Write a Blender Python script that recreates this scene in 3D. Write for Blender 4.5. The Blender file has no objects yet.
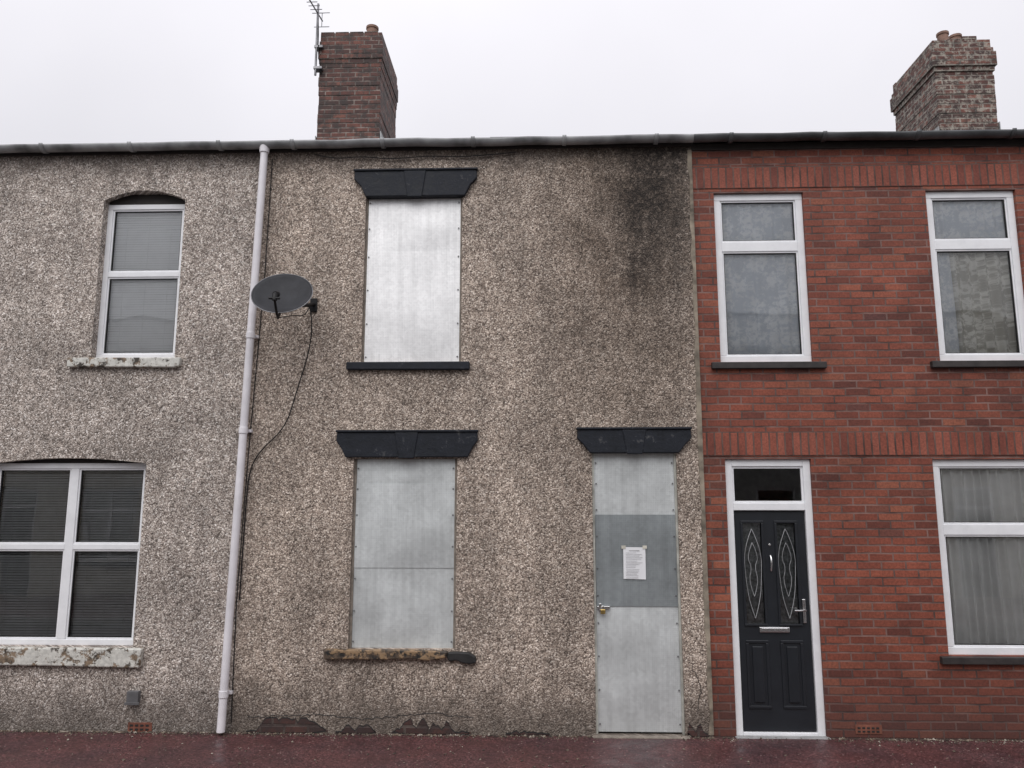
import bpy, bmesh, math, random
from mathutils import Vector, Matrix
random.seed(7)
S=bpy.context.scene
S.view_settings.view_transform='Standard'; S.view_settings.look='None'; S.view_settings.exposure=0
LINK=S.collection.objects.link

# ---------------------------------------------------------------- node helper
class Mat:
    def __init__(s,name,flat=False):
        s.m=bpy.data.materials.new(name); s.m.use_nodes=True; s.nt=s.m.node_tree
        s.b=s.nt.nodes['Principled BSDF']; s.out=s.nt.nodes['Material Output']
        s.tc=s.nt.nodes.new('ShaderNodeTexCoord'); s.co=s.tc.outputs['Object']; s._xyz=None; s.flat=flat
        if flat:   # upright masonry: pattern laid out along the wall face and up
            x,y,z=s.xyz(); s.co=s.comb(s.math('ADD',x,y),z)
    def n(s,t): return s.nt.nodes.new(t)
    def set(s,sock,v):
        if isinstance(v,bpy.types.NodeSocket): s.nt.links.new(v,sock)
        else:
            if isinstance(v,tuple) and len(v)==3 and sock.type=='RGBA': v=v+(1,)
            sock.default_value=v
    def math(s,op,a,b=0.0,clamp=False):
        n=s.n('ShaderNodeMath'); n.operation=op; n.use_clamp=clamp
        s.set(n.inputs[0],a); s.set(n.inputs[1],b); return n.outputs[0]
    def mix(s,f,a,b,bt='MIX'):
        n=s.n('ShaderNodeMixRGB'); n.blend_type=bt
        s.set(n.inputs[0],f); s.set(n.inputs[1],a); s.set(n.inputs[2],b); return n.outputs[0]
    def ramp(s,f,stops,interp='LINEAR'):
        n=s.n('ShaderNodeValToRGB'); n.color_ramp.interpolation=interp
        e=n.color_ramp.elements
        while len(e)<len(stops): e.new(0.5)
        for i,(p,c) in enumerate(stops):
            if not isinstance(c,tuple): c=(c,c,c)
            e[i].position=p; e[i].color=c+(1,)
        s.set(n.inputs[0],f); return n.outputs[0]
    def noise(s,scale,detail=3,rough=.6,vec=None,out='Fac'):
        n=s.n('ShaderNodeTexNoise'); n.inputs['Scale'].default_value=scale
        if s.flat: n.noise_dimensions='2D'
        n.inputs['Detail'].default_value=min(detail,4); n.inputs['Roughness'].default_value=rough
        s.set(n.inputs['Vector'],vec or s.co); return n.outputs[out]
    def vor(s,scale,vec=None,rnd=1.0,feat='F1'):
        n=s.n('ShaderNodeTexVoronoi'); n.feature=feat; n.inputs['Scale'].default_value=scale
        if s.flat: n.voronoi_dimensions='2D'
        n.inputs['Randomness'].default_value=rnd; s.set(n.inputs['Vector'],vec or s.co); return n
    def xyz(s):
        if not s._xyz:
            n=s.n('ShaderNodeSeparateXYZ'); s.nt.links.new(s.tc.outputs['Object'],n.inputs[0]); s._xyz=n.outputs
        return s._xyz
    def comb(s,x,y,z=0.0):
        n=s.n('ShaderNodeCombineXYZ'); s.set(n.inputs[0],x); s.set(n.inputs[1],y); s.set(n.inputs[2],z); return n.outputs[0]
    def maprange(s,v,a,b,c=0.,d=1.,smooth=True):
        n=s.n('ShaderNodeMapRange'); n.interpolation_type='SMOOTHSTEP' if smooth else 'LINEAR'
        s.set(n.inputs[0],v)
        for i,q in enumerate((a,b,c,d)): n.inputs[i+1].default_value=q
        return n.outputs[0]
    def bump(s,h,strength=.5,dist=.01,prev=None):
        n=s.n('ShaderNodeBump'); n.inputs['Strength'].default_value=strength; n.inputs['Distance'].default_value=dist
        s.set(n.inputs['Height'],h)
        if prev: s.set(n.inputs['Normal'],prev)
        s.set(s.b.inputs['Normal'],n.outputs[0]); return n.outputs[0]
    def col(s,c): s.set(s.b.inputs['Base Color'],c)
    def rough(s,c): s.set(s.b.inputs['Roughness'],c)
    def metal(s,c): s.set(s.b.inputs['Metallic'],c)

def simple(name,c,r=.6,metal=0,var=.25,scale=8,bump=.1,spec=None):
    m=Mat(name); n=m.noise(scale,3)
    lo=tuple(x*(1-var) for x in c); hi=tuple(min(1,x*(1+var)) for x in c)
    m.col(m.ramp(n,[(.3,lo),(.7,hi)])); m.rough(r); m.metal(metal)
    if spec is not None: m.b.inputs['Specular IOR Level'].default_value=spec
    if bump>.25: m.bump(m.noise(scale*12,2),bump,.004)
    return m.m

# ---------------------------------------------------------------- wall materials
def pebble(name,tint,mould=False):
    m=Mat(name,True); x,y,z=m.xyz()
    v1=m.vor(66); v2=m.vor(118)
    sep=m.n('ShaderNodeSeparateColor'); m.set(sep.inputs[0],v1.outputs['Color'])
    sep2=m.n('ShaderNodeSeparateColor'); m.set(sep2.inputs[0],v2.outputs['Color'])
    c1=m.ramp(sep.outputs[0],[(0,(.10,.082,.070)),(.2,(.23,.195,.165)),(.5,(.41,.355,.31)),(.75,(.60,.54,.48)),(.9,(.80,.75,.69)),(1,(.88,.84,.79))])
    c2=m.ramp(sep2.outputs[1],[(0,(.08,.065,.056)),(.35,(.27,.225,.195)),(.75,(.53,.47,.415)),(1,(.84,.785,.72))])
    c=m.mix(m.ramp(m.noise(48,1),[(.44,0.),(.56,1.)]),c1,c2)
    c=m.mix(.7,c,m.ramp(v1.outputs['Distance'],[(.3,1.),(.8,.45)]),'MULTIPLY')
    c=m.mix(1,c,m.ramp(m.noise(1.3,4,.7),[(.3,.80),(.7,1.22)]),'MULTIPLY')
    c=m.mix(1,c,m.ramp(m.noise(13,3,.65),[(.3,.80),(.7,1.16)]),'MULTIPLY')
    st=m.noise(1,3,.6,vec=m.comb(m.math('MULTIPLY',x,5.),m.math('MULTIPLY',z,.5)))
    c=m.mix(.55,c,m.ramp(st,[(.35,.80),(.6,1.06)]),'MULTIPLY')
    c=m.mix(1,c,tint,'MULTIPLY')
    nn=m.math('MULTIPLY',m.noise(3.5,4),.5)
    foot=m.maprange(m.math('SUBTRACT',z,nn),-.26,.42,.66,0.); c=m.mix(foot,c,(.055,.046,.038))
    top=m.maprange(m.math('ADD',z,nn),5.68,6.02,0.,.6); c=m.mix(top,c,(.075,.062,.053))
    if mould:
        n4=m.noise(2.4,4,.65)
        a=m.math('DIVIDE',m.math('SUBTRACT',m.math('ADD',x,m.math('MULTIPLY',n4,.6)),1.50),.33)
        a2=m.math('MULTIPLY',a,a); g=m.math('DIVIDE',1.,m.math('ADD',1.,m.math('MULTIPLY',a2,a2)))
        vz=m.maprange(m.math('ADD',z,m.math('MULTIPLY',st,2.2)),4.5,6.1)
        gr=m.ramp(m.noise(15,4,.8),[(.34,.40),(.56,1.)])
        f=m.math('MULTIPLY',m.math('MULTIPLY',g,vz),gr,True)
        b=m.math('DIVIDE',m.math('SUBTRACT',x,.95),.85); b2=m.math('MULTIPLY',b,b)
        g2=m.math('DIVIDE',1.,m.math('ADD',1.,m.math('MULTIPLY',b2,b2)))
        f2=m.math('MULTIPLY',m.math('MULTIPLY',g2,m.maprange(z,1.4,4.4)),m.ramp(n4,[(.3,.5),(.65,1.)]),True)
        c=m.mix(f2,c,m.mix(1,c,(.42,.39,.36),'MULTIPLY'))
        c=m.mix(m.math('MULTIPLY',f,.96),c,m.mix(1,c,(.14,.13,.125),'MULTIPLY'))
    m.col(c); m.rough(.85)
    m.bump(m.math('SUBTRACT',1.,v1.outputs['Distance']),.7,.007)
    return m.m

def brickm(name,stops,mortar,mode='wall',z0=0.,bw=.225,rh=.075,ms=.009,dark=0.,lichen=0.):
    m=Mat(name,True); x,y,z=m.xyz()
    if mode=='soldier': vec=m.comb(m.math('SUBTRACT',z,z0),x)
    else: vec=m.co
    vecw=m.mix(.007,vec,m.noise(11,2,out='Color'),'ADD')
    n=m.n('ShaderNodeTexBrick'); m.set(n.inputs['Vector'],vecw)
    n.inputs['Scale'].default_value=1; n.inputs['Brick Width'].default_value=bw; n.inputs['Row Height'].default_value=rh
    n.inputs['Mortar Size'].default_value=ms; n.inputs['Mortar Smooth'].default_value=.3
    n.inputs['Color1'].default_value=(0,0,0,1); n.inputs['Color2'].default_value=(1,1,1,1); n.inputs['Mortar'].default_value=(.5,.5,.5,1)
    if mode=='soldier': n.offset=0.
    c=m.ramp(n.outputs['Color'],stops)
    c=m.mix(1,c,m.ramp(m.noise(45,4,.75),[(.3,.70),(.7,1.28)]),'MULTIPLY')
    big=m.noise(1.1,4,.7)
    c=m.mix(1,c,m.ramp(big,[(.3,.70),(.7,1.20)]),'MULTIPLY')
    mc=m.mix(1,mortar,m.ramp(m.noise(4,3),[(.3,.4),(.7,1.4)]),'MULTIPLY')
    c=m.mix(n.outputs['Fac'],c,mc)
    if dark: c=m.mix(m.ramp(m.noise(6,4,.75),[(.4,0.),(.62,dark)]),c,(.03,.024,.022))
    if lichen: c=m.mix(m.ramp(m.noise(11,4,.8),[(.5,0.),(.64,lichen)]),c,(.36,.33,.28))
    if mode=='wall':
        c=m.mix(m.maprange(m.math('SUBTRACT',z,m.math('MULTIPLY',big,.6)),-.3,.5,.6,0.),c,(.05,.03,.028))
    m.col(c); m.rough(.72)
    m.bump(m.math('SUBTRACT',1.,n.outputs['Fac']),.7,.006)
    return m.m

def slate_mat():
    m=Mat('roof_slate'); x,y,z=m.xyz()
    n=m.n('ShaderNodeTexBrick'); m.set(n.inputs['Vector'],m.comb(x,y)); n.inputs['Scale'].default_value=1
    n.inputs['Brick Width'].default_value=.3; n.inputs['Row Height'].default_value=.22; n.inputs['Mortar Size'].default_value=.004
    n.inputs['Color1'].default_value=(.035,.038,.045,1); n.inputs['Color2'].default_value=(.09,.09,.1,1); n.inputs['Mortar'].default_value=(.012,.012,.012,1)
    m.col(m.mix(m.ramp(m.noise(8,4),[(.5,0.),(.7,.4)]),n.outputs['Color'],(.12,.12,.09))); m.rough(.5)
    m.bump(m.math('SUBTRACT',1.,n.outputs['Fac']),.6,.01); return m.m

def metal_sheet(name,base,r=.42,metal=.8,seed=0.,dotf=.35):
    m=Mat(name,True); x,y,z=m.xyz()
    sp=m.vor(40)
    sepc=m.n('ShaderNodeSeparateColor'); m.set(sepc.inputs[0],sp.outputs['Color'])
    c=m.mix(1,base,m.ramp(sepc.outputs[0],[(0,.93),(1,1.04)]),'MULTIPLY')
    nz=m.noise(1.6,4,.65)
    c=m.mix(1,c,m.ramp(nz,[(.3,.86),(.7,1.08)]),'MULTIPLY')
    st=m.noise(1,3,.6,vec=m.comb(m.math('ADD',m.math('MULTIPLY',x,16.),seed),m.math('MULTIPLY',z,.6)))
    c=m.mix(.4,c,m.ramp(st,[(.33,.78),(.6,1.04)]),'MULTIPLY')
    d=m.vor(58,vec=m.comb(x,z),rnd=0.)
    dots=m.ramp(d.outputs['Distance'],[(.12,1.),(.24,0.)])
    c=m.mix(m.math('MULTIPLY',dots,dotf),c,(.06,.065,.07))
    m.col(c); m.metal(metal); m.rough(m.ramp(nz,[(.3,r-.05),(.7,r+.1)]))
    return m.m

def glass_mat():
    m=Mat('window_glass'); nt=m.nt; nt.nodes.remove(m.b)
    t=m.n('ShaderNodeBsdfTransparent'); t.inputs[0].default_value=(.96,.98,.98,1)
    g=m.n('ShaderNodeBsdfGlossy'); g.inputs['Roughness'].default_value=.012; g.inputs[0].default_value=(1,1,1,1)
    f=m.n('ShaderNodeFresnel'); f.inputs[0].default_value=1.7
    bp=m.n('ShaderNodeBump'); bp.inputs['Strength'].default_value=.08; bp.inputs['Distance'].default_value=.02
    m.set(bp.inputs['Height'],m.noise(2.2,1)); m.set(g.inputs['Normal'],bp.outputs[0])
    mx=m.n('ShaderNodeMixShader'); m.set(mx.inputs[0],f.outputs[0]); m.set(mx.inputs[1],t.outputs[0]); m.set(mx.inputs[2],g.outputs[0])
    m.set(m.out.inputs[0],mx.outputs[0]); return m.m

def net_mat(name,c,pattern=0.,hole=(.3,.32,.35)):
    m=Mat(name,True); x,y,z=m.xyz()
    cc=m.mix(1,c,m.ramp(m.noise(3,3),[(.3,.9),(.7,1.04)]),'MULTIPLY')
    if pattern:
        # lace: soft scattered sprigs of dense thread on a more open ground
        v=m.vor(5.5); n2=m.noise(21,4,.75)
        q=m.math('SUBTRACT',n2,m.math('MULTIPLY',v.outputs['Distance'],.32))
        f=m.math('MULTIPLY',m.ramp(q,[(.30,1.),(.46,0.)]),pattern)
        cc=m.mix(f,cc,hole)
    m.col(cc); m.rough(.9); return m.m

def peel_mat(name,paint,under,amount=.5,dk=(.05,.04,.03)):
    m=Mat(name); n=m.noise(9,4,.75)
    e=m.ramp(n,[(amount-.03,1.),(amount+.03,0.)])
    c=m.mix(e,paint,m.mix(m.ramp(m.noise(14,4),[(.4,0.),(.6,1.)]),under,dk))
    c=m.mix(1,c,m.ramp(m.noise(30,4),[(.3,.7),(.7,1.1)]),'MULTIPLY')
    m.col(c); m.rough(.6); m.bump(m.math('ADD',m.math('MULTIPLY',e,-1.),m.math('MULTIPLY',m.noise(40,3),.5)),.6,.006); return m.m

RED=[(0,(.12,.033,.022)),(.2,(.18,.047,.028)),(.5,(.215,.057,.033)),(.85,(.245,.067,.038)),(.95,(.27,.088,.05)),(1,(.10,.034,.028))]
CHI=[(0,(.055,.022,.018)),(.4,(.115,.038,.028)),(.8,(.17,.058,.040)),(1,(.21,.08,.055))]
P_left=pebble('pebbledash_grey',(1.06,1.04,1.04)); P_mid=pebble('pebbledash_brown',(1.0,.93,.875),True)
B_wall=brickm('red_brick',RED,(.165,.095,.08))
SOLC=[(0,(.17,.044,.029)),(.45,(.235,.062,.037)),(.8,(.285,.083,.052)),(1,(.19,.05,.034))]
B_sol1=brickm('soldier_brick_upper',SOLC,(.13,.075,.06),'soldier',5.287,.232,.075); B_sol2=brickm('soldier_brick_lower',SOLC,(.13,.075,.06),'soldier',2.567,.232,.075)
B_ch1=brickm('chimney_brick',CHI,(.20,.16,.14),'box',dark=.8,ms=.012)
B_ch2=brickm('chimney_brick_weathered',CHI,(.28,.245,.21),'box',dark=.7,lichen=.8,ms=.013)
B_patch=brickm('exposed_brick',[(p,tuple(k*.7 for k in c)) for p,c in CHI],(.14,.12,.10),'wall',dark=.9,ms=.014)
SLATE=slate_mat(); GLASS=glass_mat()
UPVC=Mat('white_upvc'); UPVC.col(UPVC.ramp(UPVC.noise(5,4,.7),[(.3,(.76,.77,.79)),(.6,(.85,.86,.88))])); UPVC.rough(.32); UPVC=UPVC.m
SEAL=simple('black_seal',(.02,.02,.02),.6)
DARKPAINT=Mat('blue_black_paint'); _n=DARKPAINT.noise(11,4,.75)
DARKPAINT.col(DARKPAINT.ramp(_n,[(.3,(.008,.010,.014)),(.6,(.017,.020,.028)),(.72,(.09,.09,.092))])); DARKPAINT.rough(DARKPAINT.ramp(_n,[(.3,.45),(.7,.8)])); DARKPAINT.b.inputs['Specular IOR Level'].default_value=.3; DARKPAINT.bump(_n,.5,.012); DARKPAINT=DARKPAINT.m
GUT1=simple('grey_gutter',(.25,.255,.26),.5,var=.65,scale=3); GUT2=simple('black_gutter',(.075,.078,.082),.4,var=.6,scale=3)
PIPE=simple('white_pipe_paint',(.76,.74,.77),.45,var=.12,scale=4)
INT=simple('interior_plaster',(.35,.34,.32),.9)
WOOD=simple('dark_timber',(.035,.03,.028),.7)
ANTH=simple('anthracite_door',(.013,.0155,.020),.42,var=.15)
CHROME=simple('chrome',(.75,.75,.75),.25,1,.05); BRASS=simple('brass',(.55,.4,.15),.35,1)
BLIND_L=simple('light_blind',(.95,.95,.96),.5,var=.03); BLIND_D=simple('dark_blind',(.55,.55,.56),.5,var=.1)
NET=net_mat('net_curtain',(.96,.97,.99),.8,(.66,.70,.76)); CURT=net_mat('pleated_curtain',(.96,.955,.95)); CURT2=net_mat('patterned_curtain',(.95,.93,.88),.85,(.50,.48,.43))
CEM=simple('cement_mortar',(.22,.19,.16),.9,var=.35,scale=14,bump=.6)
BEAD=simple('render_bead',(.24,.205,.16),.85,var=.6,scale=6,bump=.5)
SILL_W=peel_mat('peeling_white_sill',(.66,.65,.60),(.30,.22,.15),.46)
SILL_O=peel_mat('peeling_ochre_sill',(.31,.205,.115),(.13,.09,.06),.50,(.015,.015,.015))
SILL_D=simple('dark_sill',(.032,.027,.026),.6,var=.4,scale=10)
MET_HI=metal_sheet('galvanised_sheet_sky_reflection',(.90,.905,.905),.5,.35,0.,.18); MET=metal_sheet('galvanised_sheet_dim_reflection',(.66,.69,.69),.5,.4,3.,.22); MET_DK=metal_sheet('galvanised_sheet_dark',(.32,.35,.36),.5,.5,7.,.3)  # sky reflection on upper sheet painted as paler base; lower sheets painted dimmer
PLASTIC=simple('grey_plastic',(.12,.12,.125),.5)
DISHM=simple('dish_grey_metal',(.030,.031,.035),.6,.0,.25,spec=.2); BLACKP=simple('black_plastic',(.010,.010,.011),.5,spec=.3)
GALV=simple('aerial_metal',(.2,.2,.21),.4,.8); LEADL=simple('lead_came',(.42,.43,.44),.4,.3)
POT=simple('terracotta_pot',(.20,.12,.09),.8,var=.4); VENTM=simple('terracotta_vent',(.19,.07,.045),.8,var=.4)
LEAD=simple('lead_flashing',(.38,.39,.39),.6,var=.4)

# ---------------------------------------------------------------- mesh helpers
def empty(name,loc=(0,0,0),rz=0):
    e=bpy.data.objects.new(name,None); e.location=loc; e.rotation_euler=(0,0,rz); e.empty_display_size=.3; LINK(e); return e
def mesh(name,vs,fs,mat,parent=None,smooth=False):
    me=bpy.data.meshes.new(name); me.from_pydata(vs,[],fs); me.update()
    if len(fs)>1:
        bm=bmesh.new(); bm.from_mesh(me); bmesh.ops.recalc_face_normals(bm,faces=bm.faces); bm.to_mesh(me); bm.free()
    if smooth:
        for p in me.polygons: p.use_smooth=True
    me.materials.append(mat); o=bpy.data.objects.new(name,me); LINK(o)
    if parent: o.parent=parent
    return o
def bev(o,w=.004,seg=2):
    b=o.modifiers.new('bevel','BEVEL'); b.width=w; b.segments=seg; b.limit_method='ANGLE'; return o
def boxes(name,L,mat,parent=None,bw=.003):
    vs=[];fs=[]
    for (x0,x1,y0,y1,z0,z1) in L:
        k=len(vs)
        vs+=[(x0,y0,z0),(x1,y0,z0),(x1,y1,z0),(x0,y1,z0),(x0,y0,z1),(x1,y0,z1),(x1,y1,z1),(x0,y1,z1)]
        fs+=[tuple(k+i for i in f) for f in ((0,1,5,4),(1,2,6,5),(2,3,7,6),(3,0,4,7),(4,5,6,7),(3,2,1,0))]
    o=mesh(name,vs,fs,mat,parent)
    if bw: bev(o,bw)
    return o
def prism(name,pts,y0,y1,mat,parent=None,bw=.004):
    n=len(pts); vs=[(p[0],y0,p[1]) for p in pts]+[(p[0],y1,p[1]) for p in pts]
    fs=[tuple(range(n)),tuple(range(2*n-1,n-1,-1))]+[(i,(i+1)%n,n+(i+1)%n,n+i) for i in range(n)]
    o=mesh(name,vs,fs,mat,parent)
    if bw: bev(o,bw)
    return o
def tube(name,pts,r,mat,parent=None,bez=False,res=8):
    cu=bpy.data.curves.new(name,'CURVE'); cu.dimensions='3D'; cu.bevel_depth=r; cu.bevel_resolution=3; cu.use_fill_caps=True
    if bez:
        sp=cu.splines.new('NURBS'); sp.points.add(len(pts)-1); sp.use_endpoint_u=True; sp.order_u=3
    else: sp=cu.splines.new('POLY'); sp.points.add(len(pts)-1)
    for p,q in zip(sp.points,pts): p.co=(*q,1)
    cu.resolution_u=res; cu.materials.append(mat); o=bpy.data.objects.new(name,cu); LINK(o)
    if parent: o.parent=parent
    return o
def cyl(name,loc,r0,r1,h,mat,parent=None,seg=24,axis='Z'):
    vs=[]
    for k,(r,t) in enumerate(((r0,0),(r1,h))):
        for i in range(seg):
            a=2*math.pi*i/seg; p=(r*math.cos(a),r*math.sin(a),t)
            if axis=='Y': p=(p[0],-p[2],p[1])
            vs.append((loc[0]+p[0],loc[1]+p[1],loc[2]+p[2]))
    fs=[(i,(i+1)%seg,seg+(i+1)%seg,seg+i) for i in range(seg)]+[tuple(range(seg)),tuple(range(2*seg-1,seg-1,-1))]
    return bev(mesh(name,vs,fs,mat,parent),.003)

def wall(name,x0,x1,z0,z1,ops,mat,parent,y=0.,depth=.26):
    xs=sorted({x0,x1,*[o[0] for o in ops],*[o[1] for o in ops]}); zs=sorted({z0,z1,*[o[2] for o in ops],*[o[3] for o in ops]})
    vs=[];fs=[];ix={}
    def v(p):
        if p not in ix: ix[p]=len(vs); vs.append(p)
        return ix[p]
    for a,b in zip(xs,xs[1:]):
        for c,d in zip(zs,zs[1:]):
            mx,mz=(a+b)/2,(c+d)/2
            if any(o[0]<mx<o[1] and o[2]<mz<o[3] for o in ops): continue
            fs.append((v((a,y,c)),v((b,y,c)),v((b,y,d)),v((a,y,d))))
    for a,b,c,d in ops:
        Y=y+depth
        for p,q in (((a,c),(a,d)),((a,d),(b,d)),((b,d),(b,c)),((b,c),(a,c))):
            fs.append((v((p[0],y,p[1])),v((q[0],y,q[1])),v((q[0],Y,q[1])),v((p[0],Y,p[1]))))
    me=bpy.data.meshes.new(name); me.from_pydata(vs,[],fs); me.materials.append(mat)
    o=bpy.data.objects.new(name,me); LINK(o); o.parent=parent; return o

EAVE=5.80; RIDGE=7.60; WT=5.76
def shell(p,x0,x1,mat,ops,y=0.,gut=GUT1,fascia=WOOD,roofmat=None,fz=5.70):
    wall('front_wall',x0,x1,-.12,WT,ops,mat,p,y)
    e=.015
    mesh('back_wall',[(x0,8,-.12),(x1,8,-.12),(x1,8,WT),(x0,8,WT)],[(0,1,2,3)],INT,p)
    for k,xx in enumerate((x0+e,x1-e)):
        mesh('side_wall_%d'%k,[(xx,y+.005,-.12),(xx,8,-.12),(xx,8,WT),(xx,4,RIDGE-.05),(xx,y+.005,WT)],[(0,1,2,3,4)],INT,p)
    boxes('room_partition',[(x0+.03,x1-.03,2.2,2.3,-.1,WT-.05)],INT,p,0)
    boxes('upper_floor',[(x0+.03,x1-.03,y+.27,2.19,2.9,3.1)],INT,p,0)
    mesh('roof',[(x0,-.07,EAVE-.0),(x1,-.07,EAVE),(x1,4,RIDGE),(x0,4,RIDGE),(x0,8.07,EAVE),(x1,8.07,EAVE)],[(0,1,2,3),(3,2,5,4)],roofmat or SLATE,p)
    sl=(RIDGE-EAVE)/4.07
    vs=[];fs=[];xx=x0
    while xx<x1-.05:
        w=min(.3,x1-xx)-.006; j=random.uniform(-.004,.014); k=len(vs); yy=-.075-random.uniform(0,.025); xe=xx+w
        for (a,b) in ((yy,0),(.3,0)):
            zb=EAVE+.009+(a+.07)*sl+j
            vs+=[(xx,a,zb),(xe,a,zb),(xe,a,zb+.016),(xx,a,zb+.016)]
        fs+=[tuple(k+i for i in f) for f in ((0,1,2,3),(5,4,7,6),(3,2,6,7),(1,0,4,5),(0,3,7,4),(2,1,5,6))]
        xx+=.3
    mesh('eaves_slates',vs,fs,SLATE,p)
    tube('ridge_tiles',[(x0,4,RIDGE),(x1,4,RIDGE)],.09,SLATE,p)
    boxes('fascia',[(x0,x1,y-.02,y-.001,fz,WT+.01)],fascia,p,.003)
    vs=[];N=12;R0=.060;gy=-.100;gz=EAVE-.005;K=16
    for q in range(K+1):
        xi=x0+(x1-x0)*q/K; sg=random.uniform(-.006,.006) if 0<q<K else 0
        for i in range(N+1):
            a=math.pi+math.pi*i/N; vs.append((xi,gy+R0*math.cos(a),gz+sg+R0*math.sin(a)))
        for i in range(N+1):
            a=2*math.pi-math.pi*i/N; vs.append((xi,gy+(R0-.006)*math.cos(a),gz+sg+(R0-.006)*math.sin(a)))
    M=2*(N+1); fs=[(q*M+i,q*M+(i+1)%M,(q+1)*M+(i+1)%M,(q+1)*M+i) for q in range(K) for i in range(M)]
    mesh('gutter',vs,fs,gut,p,True)
    vs=[];fs=[];xx=x0+.35
    while xx<x1-.1:
        k=len(vs)
        for xi in (xx,xx+.04):
            for i in range(N+1):
                a=math.pi+math.pi*i/N; vs.append((xi,gy+(R0+.009)*math.cos(a),gz+.004+(R0+.009)*math.sin(a)))
        fs+=[(k+i,k+i+1,k+N+2+i,k+N+1+i) for i in range(N)]
        xx+=.93
    o=mesh('gutter_brackets',vs,fs,gut,p,True); s=o.modifiers.new('s','SOLIDIFY'); s.thickness=.006

def window(p,x0,x1,z0,z1,y,muls=(),trans=(),fw=.062,glass=GLASS,mat=None):
    mat=mat or UPVC
    L=[(x0,x1,y,y+.07,z0,z0+fw),(x0,x1,y,y+.07,z1-fw,z1),(x0,x0+fw,y+.001,y+.069,z0+fw,z1-fw),(x1-fw,x1,y+.001,y+.069,z0+fw,z1-fw)]
    for mx,h in muls: L.append((mx-h,mx+h,y+.002,y+.068,z0+fw,z1-fw))
    xs=[x0+fw]+[q for mx,h in muls for q in (mx-h,mx+h)]+[x1-fw]
    for i in range(0,len(xs),2):
        for tz,h in trans: L.append((xs[i],xs[i+1],y+.003,y+.067,tz-h,tz+h))
    boxes('window_frame',L,mat,p,.005)
    zs=[z0+fw]+[q for tz,h in trans for q in (tz-h,tz+h)]+[z1-fw]
    G=[];Sx=[];Bd=[]
    for i in range(0,len(xs),2):
        for j in range(0,len(zs),2):
            a,b,c,d=xs[i],xs[i+1],zs[j],zs[j+1]; s=.016
            Sx+=[(a,b,y+.012,y+.05,c,c+s),(a,b,y+.012,y+.05,d-s,d),(a,a+s,y+.013,y+.049,c+s,d-s),(b-s,b,y+.013,y+.049,c+s,d-s)]
            g=.006; a2,b2,c2,d2=a+s,b-s,c+s,d-s
            Bd+=[(a2,b2,y+.018,y+.045,c2,c2+g),(a2,b2,y+.018,y+.045,d2-g,d2),(a2,a2+g,y+.019,y+.044,c2+g,d2-g),(b2-g,b2,y+.019,y+.044,c2+g,d2-g)]
            G.append((a2+.003,b2-.003,y+.03,c2+.003,d2-.003))
    boxes('sash_beads',Sx,mat,p,.003); boxes('glazing_seals',Bd,SEAL,p,0)
    vs=[];fs=[]
    for a,b,yy,c,d in G:
        k=len(vs); vs+=[(a,yy,c),(b,yy,c),(b,yy,d),(a,yy,d)]; fs.append((k,k+1,k+2,k+3))
    me=bpy.data.meshes.new('glass'); me.from_pydata(vs,[],fs); me.materials.append(glass); o=bpy.data.objects.new('window_glass',me); LINK(o); o.parent=p

def blind(p,x0,x1,z0,z1,y,mat,pitch=.025,tilt=55,w=.025):
    vs=[];fs=[];z=z1; t=math.radians(tilt); dy=w/2*math.cos(t); dz=w/2*math.sin(t)
    while z>z0:
        k=len(vs); jz=random.uniform(-.0015,.0015)
        vs+=[(x0,y-dy,z-dz+jz),(x1,y-dy,z-dz-jz),(x1,y,z+.001),(x0,y,z+.001),(x1,y+dy,z+dz),(x0,y+dy,z+dz)]
        fs+=[(k,k+1,k+2,k+3),(k+3,k+2,k+4,k+5)]; z-=pitch
    mesh('venetian_blind',vs,fs,mat,p)
    boxes('blind_rail',[(x0,x1,y-.015,y+.015,z1+.012,z1+.04)],mat,p)
    for k in (.18,.5,.82):
        tube('blind_cord',[(x0+(x1-x0)*k,y-.016,z0),(x0+(x1-x0)*k,y-.016,z1)],.0012,mat,p)

def curtain(p,x0,x1,z0,z1,y,amp,waves,mat):
    NX=int(waves*12);NZ=14;vs=[];fs=[];ph=[random.uniform(-1.3,1.3) for _ in range(int(waves)+3)]; am=[random.uniform(.35,1.35) for _ in range(int(waves)+3)]
    for j in range(NZ+1):
        t=j/NZ; z=z0+(z1-z0)*t
        for i in range(NX+1):
            u=i/NX; w=u*waves; fr=w%1; q=ph[int(w)]*(1-fr)+ph[int(w)+1]*fr; am_=am[int(w)]*(1-fr)+am[int(w)+1]*fr
            vs.append((x0+(x1-x0)*u+.008*math.sin(3*q+3*t),y+amp*am_*math.sin(2*math.pi*w+q*1.3+.5*t),z+ (0.012*math.sin(w*2.3) if j==0 else 0)))
    for j in range(NZ):
        for i in range(NX):
            k=j*(NX+1)+i; fs.append((k,k+1,k+NX+2,k+NX+1))
    return mesh('curtain',vs,fs,mat,p,True)

def hood(p,xa,xb,zt,zb,xc,inset=.12):
    prism('lintel',[(xa,zt),(xb,zt),(xb+.005,zt-.085),(xb-inset*.55,zt-.16),(xb-inset,zb),(xa+inset,zb),(xa+inset*.55,zt-.16),(xa-.005,zt-.085)],-.045,.05,DARKPAINT,p,.008)
    prism('lintel_top_ledge',[(xa-.01,zt-.002),(xb+.01,zt-.002),(xb+.012,zt+.02),(xa-.012,zt+.02)],-.06,.0,DARKPAINT,p,.006)
    prism('lintel_keystone',[(xc-.115,zt-.004),(xc+.115,zt-.004),(xc+.075,zb-.012),(xc-.075,zb-.012)],-.055,-.04,DARKPAINT,p,.008)

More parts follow.
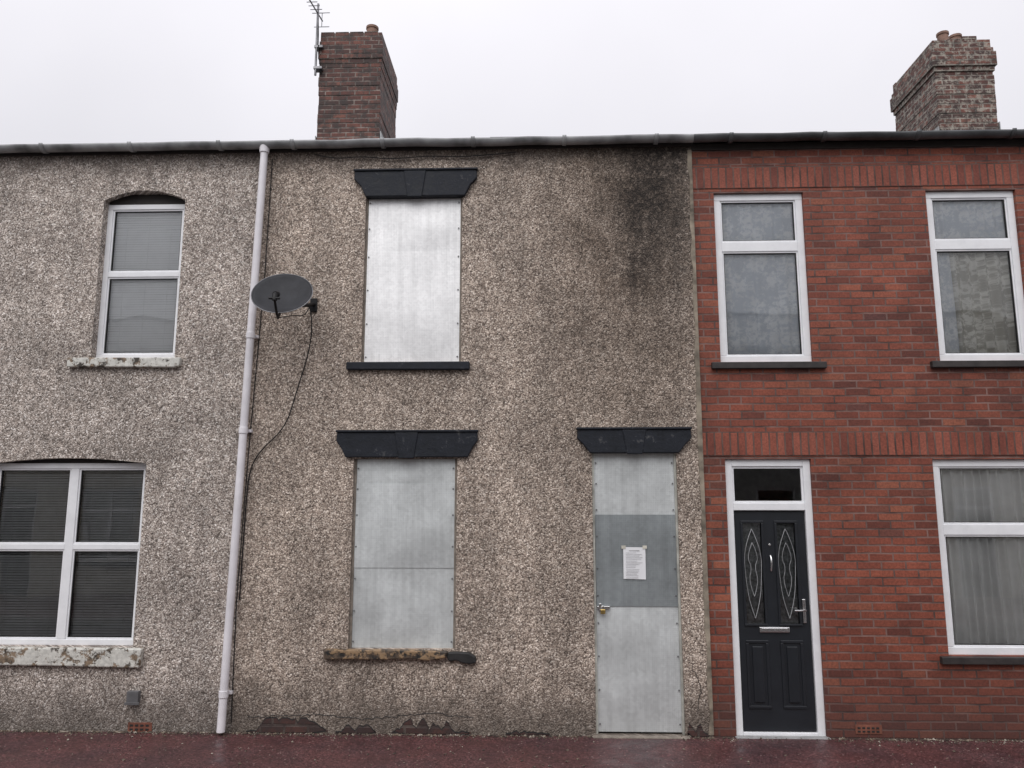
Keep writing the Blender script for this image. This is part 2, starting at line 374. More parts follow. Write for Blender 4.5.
def spandrels(p,x0,x1,zs,zc,mat,y=0.):
    N=14;xm=(x0+x1)/2;pts=[]
    for i in range(N+1):
        u=-1+2*i/N; pts.append((xm+u*(x1-x0)/2,zs+(zc-zs)*(1-u*u)))
    vs=[];fs=[]
    for i,(a,b) in enumerate(pts): vs+=[(a,y,b),(a,y,zc),(a,y+.07,b)]
    for i in range(N):
        k=i*3; fs+=[(k,k+3,k+4,k+1),(k,k+2,k+5,k+3)]
    mesh('arch_head',vs,fs,mat,p)

# ================================================================ LEFT pebbledash house
h1=empty('pebbledash_house')
XL0,XB1,XB2,XR1=-7.35,-2.865,1.60,6.25
o_up=(-4.50,-3.64,3.56,5.34); o_lo=(-5.44,-3.85,.76,2.555); o_dr=(-6.9,-6.0,.02,2.5); o_up2=(-6.75,-5.9,3.56,5.24)
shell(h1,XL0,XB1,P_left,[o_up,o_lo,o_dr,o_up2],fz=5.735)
spandrels(h1,o_up[0],o_up[1],5.235,5.339,P_left); spandrels(h1,o_lo[0],o_lo[1],2.50,2.554,P_left)
boxes('arch_dark_infill',[(o_up[0]+.002,o_up[1]-.002,.105,.14,5.222,5.335),(o_lo[0]+.002,o_lo[1]-.002,.105,.14,2.512,2.55)],WOOD,h1)  # dark fill between frame head and arch
window(h1,-4.50,-3.64,3.56,5.22,.085,trans=[(4.46,.028)],fw=.055)
blind(h1,-4.435,-3.70,3.61,5.13,.150,BLIND_L,.026,82,.026)
window(h1,-5.44,-3.85,.76,2.51,.085,muls=[(-4.61,.042)],trans=[(1.69,.028)],fw=.055)
blind(h1,-5.37,-4.66,.80,2.42,.165,BLIND_D,.025,48,.024); blind(h1,-4.57,-3.92,.80,2.42,.165,BLIND_D,.025,48,.024)
prism('upper_sill',[(-4.71,3.465),(-4.3,3.462),(-3.9,3.458),(-3.57,3.455),(-3.555,3.555),(-4.715,3.56)],-.05,.084,SILL_W,h1,.01)
prism('lower_sill',[(-5.6,.60),(-4.6,.595),(-3.75,.58),(-3.74,.755),(-5.6,.76)],-.055,.084,SILL_W,h1,.012)
window(h1,-6.75,-5.9,3.56,5.24,.085,trans=[(4.46,.028)]); blind(h1,-6.68,-5.97,3.62,5.12,.165,BLIND_L,.025,70,.027)
prism('side_sill',[(-6.9,3.46),(-5.8,3.46),(-5.8,3.555),(-6.9,3.555)],-.05,.084,SILL_W,h1,.01)
boxes('front_door',[(-6.9,-6.82,.06,.13,.02,2.5),(-6.08,-6.0,.06,.13,.02,2.5),(-6.82,-6.08,.06,.13,2.42,2.5)],UPVC,h1)
boxes('front_door_leaf',[(-6.82,-6.08,.09,.13,.03,2.42),(-6.74,-6.5,.08,.1,.3,1.0),(-6.4,-6.16,.08,.1,.3,1.0),(-6.74,-6.5,.08,.1,1.2,2.2),(-6.4,-6.16,.08,.1,1.2,2.2)],ANTH,h1)
boxes('wall_vent_cowl',[(-3.85,-3.74,-.05,-.001,.26,.37),(-3.865,-3.725,-.055,-.0505,.25,.275)],PLASTIC,h1,.008)
boxes('air_brick',[(-3.84,-3.61,-.006,-.001,.0,.085)],VENTM,h1); boxes('air_brick_slots',[(-3.82+.05*i,-3.79+.05*i,-.009,-.0065,.015+.035*j,.032+.035*j) for i in range(4) for j in range(2)],SEAL,h1,0)

# ================================================================ CENTRE boarded house
h2=empty('boarded_up_house')
c_up=(-1.75,-.75,3.50,5.23); c_lo=(-1.79,-.775,.76,2.545); c_dr=(.53,1.345,.012,2.60)
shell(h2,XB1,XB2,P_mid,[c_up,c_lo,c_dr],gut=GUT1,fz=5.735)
hood(h2,-1.865,-.605,5.50,5.225,-1.24); hood(h2,-1.955,-.58,2.80,2.555,-1.27,.09); hood(h2,.395,1.485,2.82,2.592,.94,.12)
prism('upper_sill',[(-1.885,3.42),(-.66,3.415),(-.66,3.497),(-1.885,3.497)],-.055,.04,DARKPAINT,h2,.01)
prism('lower_sill',[(-2.0,.668),(-1.75,.676),(-1.5,.668),(-1.2,.682),(-1.02,.665),(-.93,.68),(-.86,.69),(-.84,.745),(-1.2,.757),(-2.0,.757)],-.062,.04,SILL_O,h2,.010)
prism('lower_sill_broken_end',[(-.855,.70),(-.83,.655),(-.76,.665),(-.70,.64),(-.63,.632),(-.575,.645),(-.58,.70),(-.64,.735),(-.75,.742),(-.838,.738)],-.045,.04,SEAL,h2,.012)
def sheet(name,x0,x1,z0,z1,y,mat,amp=.004):
    NX,NZ=16,20;vs=[];fs=[];s=random.uniform(0,9)
    for j in range(NZ+1):
        for i in range(NX+1):
            u,v=i/NX,j/NZ; e=math.sin(math.pi*u)*math.sin(math.pi*v)
            vs.append((x0+(x1-x0)*u,y-amp*e*(1+math.sin(4*u+s)*math.cos(5*v+s)),z0+(z1-z0)*v))
    for j in range(NZ):
        for i in range(NX):
            k=j*(NX+1)+i; fs.append((k,k+1,k+NX+2,k+NX+1))
    mesh(name,vs,fs,mat,h2,True)
    boxes(name+'_return',[(x0,x1,y+.0006,y+.004,z0,z1)],mat,h2,0)
def rivets(name,pts,y): boxes(name,[(a-.007,a+.007,y-.006,y,b-.007,b+.007) for a,b in pts],PLASTIC,h2,.002)
boxes('upper_sheet_frame',[(-1.75,-1.728,.03,.09,3.5,5.23),(-.772,-.75,.03,.09,3.5,5.23)],CEM,h2,.003)
sheet('security_sheet_upper_bottom',-1.727,-.773,3.502,4.66,.036,MET_HI,.008); sheet('security_sheet_upper_top',-1.727,-.773,4.645,5.226,.042,MET_HI,.008)
rivets('upper_sheet_fixings',[(a,b) for a in (-1.71,-.79) for b in (3.56,3.9,4.25,4.6,4.9,5.18)],.034)
boxes('lower_sheet_frame',[(-1.79,-1.765,.03,.09,.76,2.545),(-.80,-.775,.03,.09,.76,2.545)],CEM,h2,.003)
sheet('security_sheet_lower_bottom',-1.764,-.801,.762,1.515,.042,MET,.008); sheet('security_sheet_lower_mid',-1.764,-.801,1.50,2.30,.036,MET,.008); sheet('security_sheet_lower_top',-1.764,-.801,2.285,2.54,.042,MET)
rivets('lower_sheet_fixings',[(a,b) for a in (-1.75,-.815) for b in (.82,1.1,1.4,1.7,2.0,2.25,2.45)],.034)
boxes('door_frame',[(.53,.552,.02,.09,.012,2.60),(1.323,1.345,.02,.09,.012,2.60)],simple('door_frame_paint',(.42,.42,.38),.6,var=.3),h2,.003)
sheet('security_door_top',.553,1.322,1.995,2.596,.041,MET); sheet('security_door_mid',.556,1.322,1.15,2.005,.034,MET_DK); sheet('security_door_bottom',.553,1.322,.03,1.165,.041,MET,.008)
rivets('door_sheet_fixings',[(a,b) for a in (.57,1.305) for b in (.1,.4,.7,1.0,1.25,1.5,1.8,2.05,2.3,2.5)],.032)
boxes('door_hasp',[(.56,.68,.012,.03,1.13,1.155),(.575,.60,.006,.0115,1.10,1.18)],CHROME,h2,.003)
boxes('padlock',[(.59,.635,-.012,.0055,1.085,1.128)],BRASS,h2,.005)
tube('padlock_shackle',[(.60,-.003,1.125),(.60,-.003,1.15),(.6125,-.003,1.16),(.625,-.003,1.15),(.625,-.003,1.125)],.004,CHROME,h2)
boxes('door_step',[(.50,1.38,-.06,.2,-.1,.011)],CEM,h2,.01)
prism('render_edge_bead',[(1.603,.02),(1.603,5.7)]+[(1.563+random.uniform(-.012,.012),5.7-.1578*i) for i in range(37)],-.008,.03,BEAD,h2,.004)
def patch(x0,x1,zt,seed,amp=.5,mat=B_patch):
    r=random.Random(seed);N=max(8,int((x1-x0)/.025));T=[];B=[];h=.3
    for i in range(N+1):
        u=i/N; h=min(1,max(.05,h+r.uniform(-amp,amp))); env=min(1,4*u,4*(1-u))
        T.append((x0+(x1-x0)*u+r.uniform(-.006,.006),.012+zt*h*env)); B.append((x0+(x1-x0)*u,.004+zt*.25*(1-env)*h))
    def strip(name,y,dz,m):
        vs=[];fs=[]
        for (a,b),(c,d) in zip(T,B): vs+=[(c,y,max(.001,d-dz)),(a,y,b+dz)]
        for i in range(N): k=2*i; fs.append((k,k+2,k+3,k+1))
        mesh(name,vs,fs,m,h2)
    strip('recess_edge_shade',-.0025,.011,SEAL); strip('exposed_brickwork',-.0045,0,mat)  # black border paints the shade of a recess around the brick
patch(-2.72,-1.95,.12,3); patch(-1.88,-1.5,.08,4); patch(-1.36,-.62,.13,5); patch(-.3,.1,.05,9); patch(1.36,1.56,.55,12,.25)
def crack(pts,seed):
    r=random.Random(seed);P=[]
    for (a,b),(c,d) in zip(pts,pts[1:]):
        n=max(3,int(math.hypot(c-a,d-b)/.03))
        for i in range(n): P.append((a+(c-a)*i/n+r.uniform(-.012,.012),-.001,b+(d-b)*i/n+r.uniform(-.012,.012)))
    tube('render_crack',P,.003,SEAL,h2)
crack([(-2.7,.14),(-2.1,.17),(-1.6,.13),(-1.0,.19),(-.55,.15)],1); crack([(1.42,.62),(1.5,.45),(1.46,.2)],2)
tube('loose_cable',[(-2.3,-.03,5.7),(-2.1,-.03,5.64),(-1.8,-.03,5.67),(-1.5,-.03,5.63),(-1.1,-.03,5.665),(-.7,-.03,5.64),(-.2,-.03,5.69)],.005,BLACKP,h2,True)

# ================================================================ RIGHT brick house
h3=empty('brick_house'); Y3=.025
r1=(1.815,2.715,3.485,5.24); r2=(3.94,4.83,3.485,5.24); r3=(3.785,4.99,.725,2.53); rd=(1.815,2.635,-.02,2.535)
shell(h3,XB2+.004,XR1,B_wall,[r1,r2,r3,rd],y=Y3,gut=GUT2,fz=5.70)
def band(name,z0,z1,mat):
    boxes(name,[(XB2+.008,XR1-.005,Y3-.007,Y3-.001,z0,z1)],mat,h3,0)
band('soldier_course_upper',5.287,5.519,B_sol1); band('soldier_course_lower',2.567,2.799,B_sol2)
for (a,b,c,d),tz in ((r1,4.68),(r2,4.68),(r3,1.865)):
    window(h3,a,b,c,d,Y3+.035,trans=[(tz,.05)],fw=.07)
for a,b,z in ((1.72,2.83,3.415),(3.84,4.95,3.415),(3.70,5.09,.655)):
    boxes('window_sill',[(a,b,Y3-.05,Y3+.034,z,z+.065)],SILL_D,h3,.006)
curtain(h3,1.87,2.66,3.54,5.18,.122,.010,7,NET)
curtain(h3,3.99,4.78,4.66,5.18,.122,.011,8,NET); curtain(h3,4.15,4.78,3.54,4.7,.145,.024,6,CURT2); curtain(h3,3.99,4.19,3.54,4.7,.135,.010,2,NET)
curtain(h3,3.84,4.94,.78,2.48,.145,.030,12,CURT)
# --- door
yd=Y3+.03
boxes('door_frame',[(1.815,1.885,yd,yd+.07,-.02,2.535),(2.565,2.635,yd,yd+.07,-.02,2.535),(1.885,2.565,yd+.001,yd+.069,2.465,2.535),(1.885,2.565,yd+.001,yd+.069,2.045,2.115),(1.885,2.565,yd+.001,yd+.069,-.02,.03)],UPVC,h3,.005)
boxes('fanlight_bead',[(1.885,2.565,yd+.015,yd+.05,2.115,2.135),(1.885,2.565,yd+.015,yd+.05,2.445,2.465),(1.885,1.905,yd+.016,yd+.049,2.135,2.445),(2.545,2.565,yd+.016,yd+.049,2.135,2.445)],UPVC,h3,.003)
mesh('fanlight_glass',[(1.905,yd+.03,2.135),(2.545,yd+.03,2.135),(2.545,yd+.03,2.445),(1.905,yd+.03,2.445)],[(0,1,2,3)],GLASS,h3)
dx0,dx1,dz0,dz1=1.893,2.557,.038,2.037; g1=(1.965,2.145,.99,1.93); g2=(2.285,2.465,.99,1.93)
wall('door_leaf',dx0,dx1,dz0,dz1,[g1,g2],ANTH,h3,yd+.025,.04)
FB=simple('frosted_backing',(.19,.20,.205),.4,var=.7,scale=25)
for (a,b,c,d) in (g1,g2):
    boxes('door_glass_moulding',[(a-.018,b+.018,yd+.012,yd+.0245,c-.018,c+.004),(a-.018,b+.018,yd+.012,yd+.0245,d-.004,d+.018),(a-.018,a+.004,yd+.0125,yd+.0245,c+.004,d-.004),(b-.004,b+.018,yd+.0125,yd+.0245,c+.004,d-.004)],ANTH,h3,.004)
    mesh('door_glass',[(a,yd+.04,c),(b,yd+.04,c),(b,yd+.04,d),(a,yd+.04,d)],[(0,1,2,3)],GLASS,h3)
    xm=(a+b)/2; zm=(c+d)/2
    for s in (-1,1):
        # long outer oval, small inner diamond and scroll
        tube('leaded_pattern',[(xm,yd+.036,d-.06),(xm+s*.085,yd+.036,d-.25),(xm+s*.075,yd+.036,zm-.05),(xm+s*.05,yd+.036,c+.2),(xm,yd+.036,c+.05)],.0032,LEADL,h3,True)
        tube('leaded_pattern',[(xm,yd+.036,zm+.28),(xm+s*.06,yd+.036,zm+.15),(xm+s*.01,yd+.036,zm+.05),(xm+s*.05,yd+.036,zm-.08),(xm,yd+.036,zm-.22)],.0026,LEADL,h3,True)
    boxes('obscure_backing',[(a-.02,b+.02,yd+.07,yd+.075,c-.02,d+.02)],FB,h3,0)
for (a,b) in ((1.965,2.145),(2.285,2.465)):
    z0,z1=.25,.83
    boxes('door_panel_moulding',[(a-.015,b+.015,yd+.014,yd+.0245,z0-.015,z0+.012),(a-.015,b+.015,yd+.014,yd+.0245,z1-.012,z1+.015),(a-.015,a+.012,yd+.0145,yd+.0245,z0+.012,z1-.012),(b-.012,b+.015,yd+.0145,yd+.0245,z0+.012,z1-.012)],ANTH,h3,.006)
    boxes('door_panel',[(a+.04,b-.04,yd+.010,yd+.0245,z0+.04,z1-.04)],ANTH,h3,.012)
boxes('letterbox',[(2.08,2.36,yd+.008,yd+.0245,.915,.965)],CHROME,h3,.006); boxes('letterbox_flap',[(2.10,2.34,yd+.002,yd+.0075,.925,.955)],CHROME,h3,.004)
tube('door_knocker',[(2.215,yd+.012,1.62),(2.215,yd-.01,1.60),(2.215,yd-.015,1.54),(2.215,yd+.008,1.48)],.009,CHROME,h3)
boxes('door_handle_plate',[(2.492,2.522,yd+.012,yd+.0245,1.0,1.22)],CHROME,h3,.006); tube('door_handle',[(2.507,yd+.015,1.12),(2.507,yd-.03,1.12),(2.40,yd-.035,1.12)],.009,CHROME,h3)
cyl('door_spyhole',(2.215,yd+.0245,1.72),.012,.012,.01,CHROME,h3,16,'Y')
boxes('threshold',[(1.80,2.65,-.03,yd-.001,-.05,.006)],simple('grey_threshold',(.3,.3,.3),.6),h3,.004)
boxes('air_brick',[(2.89,3.13,Y3-.006,Y3-.001,.035,.115)],VENTM,h3); boxes('air_brick_slots',[(2.91+.042*i,2.935+.042*i,Y3-.009,Y3-.0065,.05+.03*j,.065+.03*j) for i in range(5) for j in range(2)],SEAL,h3,0)
boxes('air_brick_side',[(4.45,4.69,Y3-.006,Y3-.001,.035,.115)],VENTM,h3)

# ---------------------------------------------------------------- chimneys
def chimney(p,x0,x1,y0,y1,ztop,mat,seed,pots,ov):
    r=random.Random(seed); L=[]
    top=ztop; zz=top-.52
    z=6.9
    while z<zz-.01:
        hh=min(.15,zz-z); e=r.uniform(-.008,.008); L.append((x0+e,x1+r.uniform(-.008,.008),y0+e,y1,z,z+hh-.0005)); z+=hh
    for k,(e,hh) in enumerate(((ov*.4,.075),(ov,.075),(ov*1.0,.15),(ov*.5,.075),(.0,.14))):
        L.append((x0-e,x1+e,y0-e,y1+e,zz,zz+hh-.001)); zz+=hh
    boxes('chimney_stack',L,mat,p,.006)
    B=[]
    for side in range(2):
        yy=y0 if side==0 else y1-.1; xx=x0
        while xx<x1-.2:
            h=r.choice((0,.02,.045,.06))
            if h: B.append((xx,xx+.21,yy,yy+.1,zz,zz+h))
            xx+=.225
    boxes('chimney_top_bricks',B,mat,p,.008)
    prism('chimney_flaunching',[(x0+.08,zz-.01),(x1-.08,zz-.01),(x1-.2,zz+.06),(x0+.2,zz+.06)],y0+.08,y1-.08,CEM,p,.02)
    for (px,py,rr,hh) in pots: 
        cyl('chimney_pot',(px,py,zz),rr,rr*.85,hh,POT,p); cyl('chimney_pot_rim',(px,py,zz+hh),rr*.98,rr*.98,.04,POT,p)
    boxes('chimney_flashing',[(x0-.012,x1+.012,y0-.025,y0-.012,7.22,7.40),(x0-.024,x0-.012,y0,y0+.6,7.25,7.6),(x1+.012,x1+.024,y0,y0+.7,7.25,7.66)],LEAD,p,.003)
chimney(h2,-3.30,-2.35,3.3,4.6,9.29,B_ch1,2,[(-2.57,3.6,.10,.24),(-2.58,4.3,.1,.2)],.022)
chimney(h3,5.95,6.80,3.3,4.6,8.98,B_ch2,5,[(6.28,3.6,.09,.26),(6.55,3.75,.10,.30)],.045)

# ---------------------------------------------------------------- drainpipe
dp=empty('drainpipe')
tube('pipe',[(-2.80,-.095,5.74),(-2.802,-.095,5.6),(-2.925,-.085,.03)],.038,PIPE,dp)
cyl('gutter_outlet',(-2.80,-.095,5.69),.048,.055,.09,PIPE,dp)
for t in (.33,.50,.94):
    z=5.6-t*5.57; x=-2.802-.123*t; y=-.095+.01*t
    cyl('pipe_collar',(x,y,z-.03),.044,.044,.06,PIPE,dp); boxes('pipe_clip',[(x-.06,x+.06,y+.045,-.001,z-.015,z+.015)],PIPE,dp,.004)
tube('telephone_cable',[(-2.74,-.02,5.66),(-2.76,-.015,4.4),(-2.83,-.015,2.6),(-2.87,-.015,1.2),(-2.86,-.015,.1)],.005,BLACKP,dp)

# ---------------------------------------------------------------- satellite dish
sd=empty('satellite_dish'); 
DM=Matrix.Translation((-2.405,-.47,4.05))@Matrix.Rotation(math.radians(6),4,'Z')@Matrix.Rotation(math.radians(90-33),4,'X')
vs=[];fs=[];NR,NA=8,40;A,Bb=.282,.275
for k,off in ((0,0),(1,-.012)):
    for i in range(NR+1):
        r=i/NR
        for j in range(NA):
            a=2*math.pi*j/NA; vs.append(tuple(DM@Vector((A*r*math.cos(a),Bb*r*math.sin(a),.055*r*r+off))))
n=(NR+1)*NA
for k in (0,1):
    for i in range(NR):
        for j in range(NA):
            q=(k*n+i*NA+j,k*n+i*NA+(j+1)%NA,k*n+(i+1)*NA+(j+1)%NA,k*n+(i+1)*NA+j); fs.append(q if k==0 else q[::-1])
for j in range(NA): fs.append((NR*NA+j,NR*NA+(j+1)%NA,n+NR*NA+(j+1)%NA,n+NR*NA+j))
mesh('reflector',vs,fs,DISHM,sd,True)
rim=[tuple(DM@Vector((A*math.cos(2*math.pi*j/40),Bb*math.sin(2*math.pi*j/40),.05))) for j in range(41)]
tube('rim',rim,.005,GALV,sd)
T=lambda x,y,z: tuple(DM@Vector((x,y,z)))
tube('lnb_arm',[T(0,-.05,-.06),T(0,-.29,.0),T(0,-.30,.06),T(0,-.27,.22)],.012,BLACKP,sd)
tube('lnb',[T(0,-.28,.21),T(0,-.235,.235),T(0,-.2,.21)],.024,BLACKP,sd); tube('lnb_horn',[T(0,-.215,.22),T(0,-.165,.18)],.03,BLACKP,sd)
tube('lnb_cross',[T(-.05,-.27,.225),T(.05,-.27,.225)],.011,BLACKP,sd)
tube('bracket',[T(0,0,-.012),T(0,0,-.1),(-2.30,-.28,4.02),(-2.27,-.12,4.06),(-2.24,-.02,4.10)],.019,BLACKP,sd)
boxes('wall_plate',[(-2.28,-2.21,-.02,-.001,4.02,4.16)],BLACKP,sd)
tube('dish_cable',[(-2.27,-.06,4.06),(-2.24,-.03,3.9),(-2.27,-.02,3.6),(-2.38,-.02,3.2),(-2.47,-.02,2.85),(-2.72,-.02,2.62),(-2.80,-.02,2.45),(-2.83,-.02,2.2),(-2.84,-.02,1.2)],.006,BLACKP,sd,True,16)
tube('dish_cable_loop',[(-2.27,-.06,4.06),(-2.30,-.1,3.95),(-2.36,-.25,3.93),T(0,-.29,0)],.005,BLACKP,sd,True,16)

# ---------------------------------------------------------------- tv antenna
ta=empty('tv_antenna'); ax,ay=-3.34,3.24
tube('mast',[(ax,ay,8.55),(ax,ay,9.74)],.018,GALV,ta)
boxes('mast_bracket',[(ax-.03,ax+.10,ay-.02,ay+.1,8.65,8.69),(ax-.03,ax+.1,ay-.02,ay+.1,9.0,9.04)],GALV,ta)
tube('boom',[(ax,ay+.25,9.62),(ax-.02,ay-.65,9.50)],.011,GALV,ta)
for i in range(7):
    yy=ay+.05-.11*i; w=.095-.005*i; z=9.62-.0147*i
    tube('director',[(ax-w-.01,yy,z+.0),(ax+w-.01,yy,z+.0)],.0065,GALV,ta)
for nm,z in (('reflector_a',9.74),('reflector_b',9.5)): tube(nm,[(ax-.12,ay+.22,z),(ax+.12,ay+.22,z)],.006,GALV,ta)
tube('reflector_c',[(ax,ay+.22,9.5),(ax,ay+.22,9.74)],.006,GALV,ta)
tube('aerial_cable',[(ax,ay,9.6),(ax+.04,ay-.03,9.2),(ax+.03,ay-.03,8.9),(ax+.08,ay+.03,8.6)],.006,BLACKP,ta,True)

# ---------------------------------------------------------------- paper notice
pn=empty('paper_notice')
mesh('sheet_of_paper',[(.815,.022,1.405),(1.025,.021,1.400),(1.027,.020,1.698),(.817,.018,1.70)],[(0,1,2,3)],simple('paper',(.82,.83,.85),.7,var=.03),pn)
L=[];z=1.665
for k in range(17):
    w=random.uniform(.09,.165) if k else .1; x=.84 if k else .87
    L.append((x,x+w,.0155,.0165,z,z+(.006 if k==0 else .0025))); z-=.0145 if k%5 else .019
boxes('printed_text',L,simple('ink',(.42,.42,.43),.8),pn,0)
boxes('tape',[(.80,.84,.0145,.0150,1.685,1.715),(1.0,1.04,.0145,.0150,1.685,1.715)],simple('tape',(.6,.58,.5),.3),pn,0)

# ================================================================ ground, pavement, road
def tarmac(name,a,b,r0,r1,chip):
    m=Mat(name); v=m.vor(95); sep=m.n('ShaderNodeSeparateColor'); m.set(sep.inputs[0],v.outputs['Color'])
    c=m.mix(m.ramp(m.noise(1.5,4,.7),[(.35,0.),(.65,1.)]),a,b)
    c=m.mix(1,c,m.ramp(sep.outputs[0],[(0,.45),(.8,1.15),(1,2.0)]),'MULTIPLY')
    sp=m.vor(26); s2=m.n('ShaderNodeSeparateColor'); m.set(s2.inputs[0],sp.outputs['Color'])
    f=m.math('MULTIPLY',m.ramp(s2.outputs[1],[(.72,0.),(.80,1.)]),m.ramp(sp.outputs['Distance'],[(.12,1.),(.24,0.)]))
    c=m.mix(m.math('MULTIPLY',f,.75),c,chip)
    m.col(c); m.rough(m.ramp(m.noise(2.3,4,.75),[(.4,r0),(.62,r1)]))
    m.bump(sep.outputs[0],.35,.006); return m.m
PAVE=tarmac('red_wet_tarmac',(.105,.042,.042),(.06,.028,.031),.3,.65,(.34,.24,.22)); ROAD=tarmac('road_asphalt',(.055,.054,.055),(.035,.035,.037),.35,.7,(.2,.19,.18))
GR=simple('yard_ground',(.06,.06,.05),.8); KERB=simple('concrete_kerb',(.26,.25,.24),.8,var=.3,scale=5,bump=.4)
X0,X1=-60,60
mesh('ground',[(-400,-400,-.14),(400,-400,-.14),(400,400,-.14),(-400,400,-.14)],[(0,1,2,3)],GR)
mesh('road',[(X0,-6.9,-.136),(X1,-6.9,-.136),(X1,-1.95,-.12),(X0,-1.95,-.12)],[(0,1,2,3)],ROAD)
def slab(name,y0,y1): return boxes(name,[(X0,X1,y0,y1,-.139,0.)],PAVE,None,0)
slab('pavement',-1.8,.0-.001); slab('pavement.001',-10.6,-7.05)
for nm,ya,yb in (('kerb',-1.95,-1.802),('kerb.001',-7.048,-6.9)):
    L=[];x=-30
    while x<30: L.append((x+.004,x+.91,ya,yb,-.138,.003)); x+=.914
    boxes(nm,L,KERB,None,.012)
boxes('road_marking',[(x,x+2,-4.48,-4.38,-.128,-.1235) for x in range(-40,40,6)],simple('road_paint',(.7,.7,.68),.6,var=.2),None,0)
vs=[];fs=[]
for i in range(4200):
    x=random.uniform(-7,6); 
    if .5<x<1.38 or 1.8<x<2.66: 
        if random.random()<.8: continue
    d=abs(random.gauss(0,.05))*(.4+abs(math.sin(x*2.3+math.sin(x*5)))); y=-.010-d; 
    if random.random()<.12: y=-random.uniform(.05,.9)
    s=random.uniform(.003,.012)*(1.5 if d<.03 else .8); k=len(vs); a=random.uniform(0,6.28); zz=.001
    for q in range(4):
        t=a+q*math.pi/2; rr=s*random.uniform(.6,1.2); vs.append((x+rr*math.cos(t),y+rr*math.sin(t),zz+random.uniform(0,.3)*s))
    vs.append((x,y,zz+s*random.uniform(.5,1.1))); fs+=[(k+q,k+(q+1)%4,k+4) for q in range(4)]
gm=Mat('litter'); v=gm.vor(40); sp=gm.n('ShaderNodeSeparateColor'); gm.set(sp.inputs[0],v.outputs['Color'])
gm.col(gm.ramp(sp.outputs[0],[(0,(.03,.025,.02)),(.5,(.08,.06,.045)),(.8,(.18,.14,.10)),(1,(.40,.36,.31))])); gm.rough(.8)
mesh('gravel_litter',vs,fs,gm.m)

# ================================================================ neighbouring and opposite terraces
def plain_house(name,x0,x1,mat,parent_loc=(0,0,0),rz=0,doorc=ANTH,sillm=SILL_D):
    p=empty(name,parent_loc,rz)
    ups=[(x0+.6,x0+1.5,3.5,5.2),(x1-1.6,x1-.7,3.5,5.2)]; lo=(x0+.5,x0+1.9,.75,2.5); dr=(x1-1.5,x1-.6,.01,2.5)
    shell(p,x0,x1,mat,ups+[lo,dr],gut=GUT2)
    for a,b,c,d in ups:
        window(p,a,b,c,d,.07,trans=[(c+1.2,.035)]); curtain(p,a+.07,b-.07,c+.06,d-.08,.2,.015,8,NET); boxes('sill',[(a-.1,b+.1,-.05,.069,c-.09,c-.002)],sillm,p)
    a,b,c,d=lo; window(p,a,b,c,d,.07,muls=[((a+b)/2,.035)],trans=[(c+1.2,.03)]); curtain(p,a+.07,b-.07,c+.06,d-.08,.2,.02,12,CURT); boxes('sill',[(a-.1,b+.1,-.05,.069,c-.09,c-.002)],sillm,p)
    a,b,c,d=dr
    boxes('door_frame',[(a,a+.07,.05,.12,c,d),(b-.07,b,.05,.12,c,d),(a+.07,b-.07,.05,.12,d-.07,d),(a+.07,b-.07,.05,.12,2.03,2.1)],UPVC,p)
    boxes('door_leaf',[(a+.075,b-.075,.08,.12,c+.01,2.025),(a+.15,b-.5,.07,.09,.3,.9),(a+.5,b-.15,.07,.09,.3,.9),(a+.15,b-.5,.07,.09,1.1,1.9),(a+.5,b-.15,.07,.09,1.1,1.9)],doorc,p)
    boxes('fanlight',[(a+.07,b-.07,.085,.09,2.1,d-.07)],GLASS,p,0)
    return p
rend_c=simple('cream_render',(.55,.51,.42),.85,var=.18,scale=2,bump=.3); rend_g=simple('grey_render',(.34,.34,.33),.85,var=.2,scale=2,bump=.3); rend_w=simple('white_render',(.66,.66,.64),.8,var=.12,scale=2)
plain_house('terraced_house',XL0-4.5,XL0-.003,P_left); plain_house('terraced_house.001',XR1+.003,XR1+4.5,B_wall)
mats=[rend_c,rend_g,rend_c,rend_w,rend_g,rend_c]
for i in range(6):
    a=-13.5+4.5*i; plain_house('terraced_house.%03d'%(i+2),a,a+4.497,mats[i],(0,-10.6,0),math.pi)

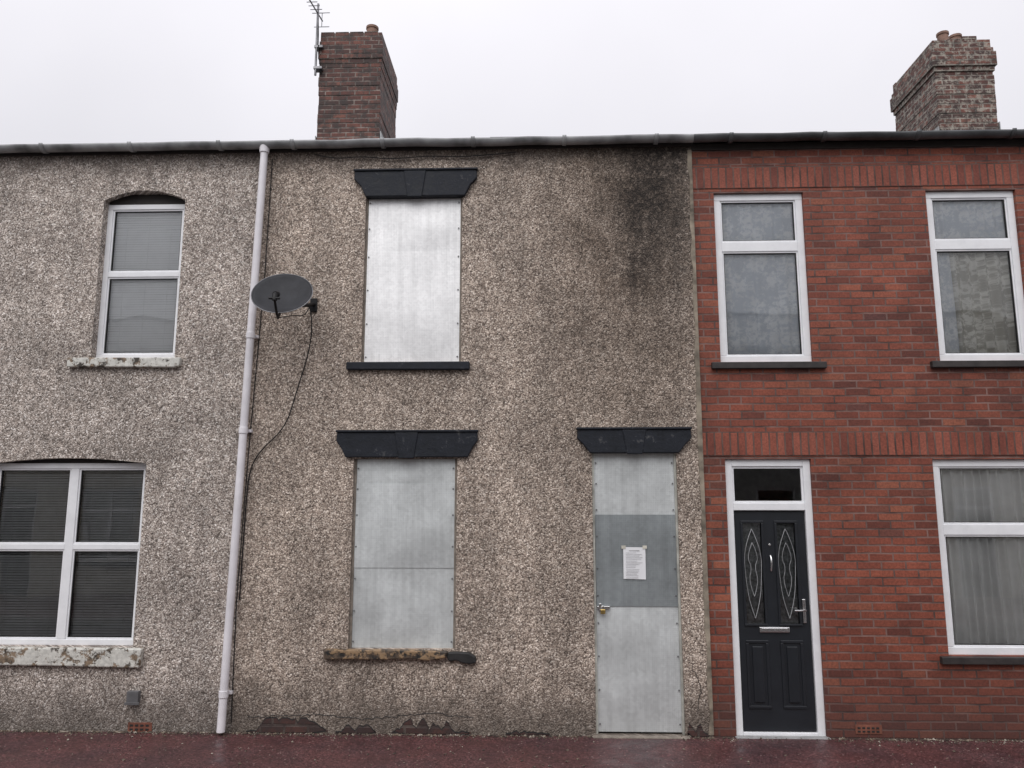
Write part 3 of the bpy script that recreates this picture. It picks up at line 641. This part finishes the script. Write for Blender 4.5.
# ================================================================ world, light, camera
W=bpy.data.worlds.new('World'); S.world=W; W.use_nodes=True; nt=W.node_tree; nt.nodes.clear()
out=nt.nodes.new('ShaderNodeOutputWorld'); sky=nt.nodes.new('ShaderNodeTexSky'); sky.sky_type='NISHITA'; sky.sun_disc=False
sky.sun_elevation=math.radians(52); sky.sun_rotation=math.radians(195)
hs=nt.nodes.new('ShaderNodeHueSaturation'); hs.inputs['Saturation'].default_value=.25; nt.links.new(sky.outputs[0],hs.inputs['Color'])
b1=nt.nodes.new('ShaderNodeBackground'); b1.inputs[1].default_value=.05; nt.links.new(hs.outputs[0],b1.inputs[0])
tc=nt.nodes.new('ShaderNodeTexCoord'); sx=nt.nodes.new('ShaderNodeSeparateXYZ'); nt.links.new(tc.outputs['Generated'],sx.inputs[0])
mr=nt.nodes.new('ShaderNodeMapRange'); nt.links.new(sx.outputs[2],mr.inputs[0]); mr.inputs[1].default_value=0; mr.inputs[2].default_value=1; mr.inputs[3].default_value=.28; mr.inputs[4].default_value=1.30
ns=nt.nodes.new('ShaderNodeTexNoise'); ns.inputs['Scale'].default_value=2.2; ns.inputs['Detail'].default_value=4; nt.links.new(tc.outputs['Generated'],ns.inputs[0])
mn=nt.nodes.new('ShaderNodeMapRange'); nt.links.new(ns.outputs[0],mn.inputs[0]); mn.inputs[1].default_value=.3; mn.inputs[2].default_value=.7; mn.inputs[3].default_value=.93; mn.inputs[4].default_value=1.06
mu=nt.nodes.new('ShaderNodeMath'); mu.operation='MULTIPLY'; nt.links.new(mr.outputs[0],mu.inputs[0]); nt.links.new(mn.outputs[0],mu.inputs[1])
b2=nt.nodes.new('ShaderNodeBackground'); b2.inputs[0].default_value=(.975,.95,1.0,1); nt.links.new(mu.outputs[0],b2.inputs[1])
ad=nt.nodes.new('ShaderNodeAddShader'); nt.links.new(b1.outputs[0],ad.inputs[0]); nt.links.new(b2.outputs[0],ad.inputs[1]); nt.links.new(ad.outputs[0],out.inputs[0])
sl=bpy.data.lights.new('sun','SUN'); sl.energy=1.4; sl.angle=math.radians(50); sl.color=(1,.975,.95); so=bpy.data.objects.new('sun',sl); LINK(so)
el,az=math.radians(52),math.radians(195)
dirv=Vector((math.sin(az)*math.cos(el),math.cos(az)*math.cos(el),math.sin(el)))
so.rotation_euler=dirv.to_track_quat('Z','Y').to_euler()
cd=bpy.data.cameras.new('camera'); cd.sensor_width=36; cd.lens=770*36/1024; cd.clip_end=2000; cam=bpy.data.objects.new('camera',cd); LINK(cam)
cam.location=(0,-7.5,2.1); cam.rotation_euler=(math.radians(98.9),0,math.radians(1.85)); S.camera=cam
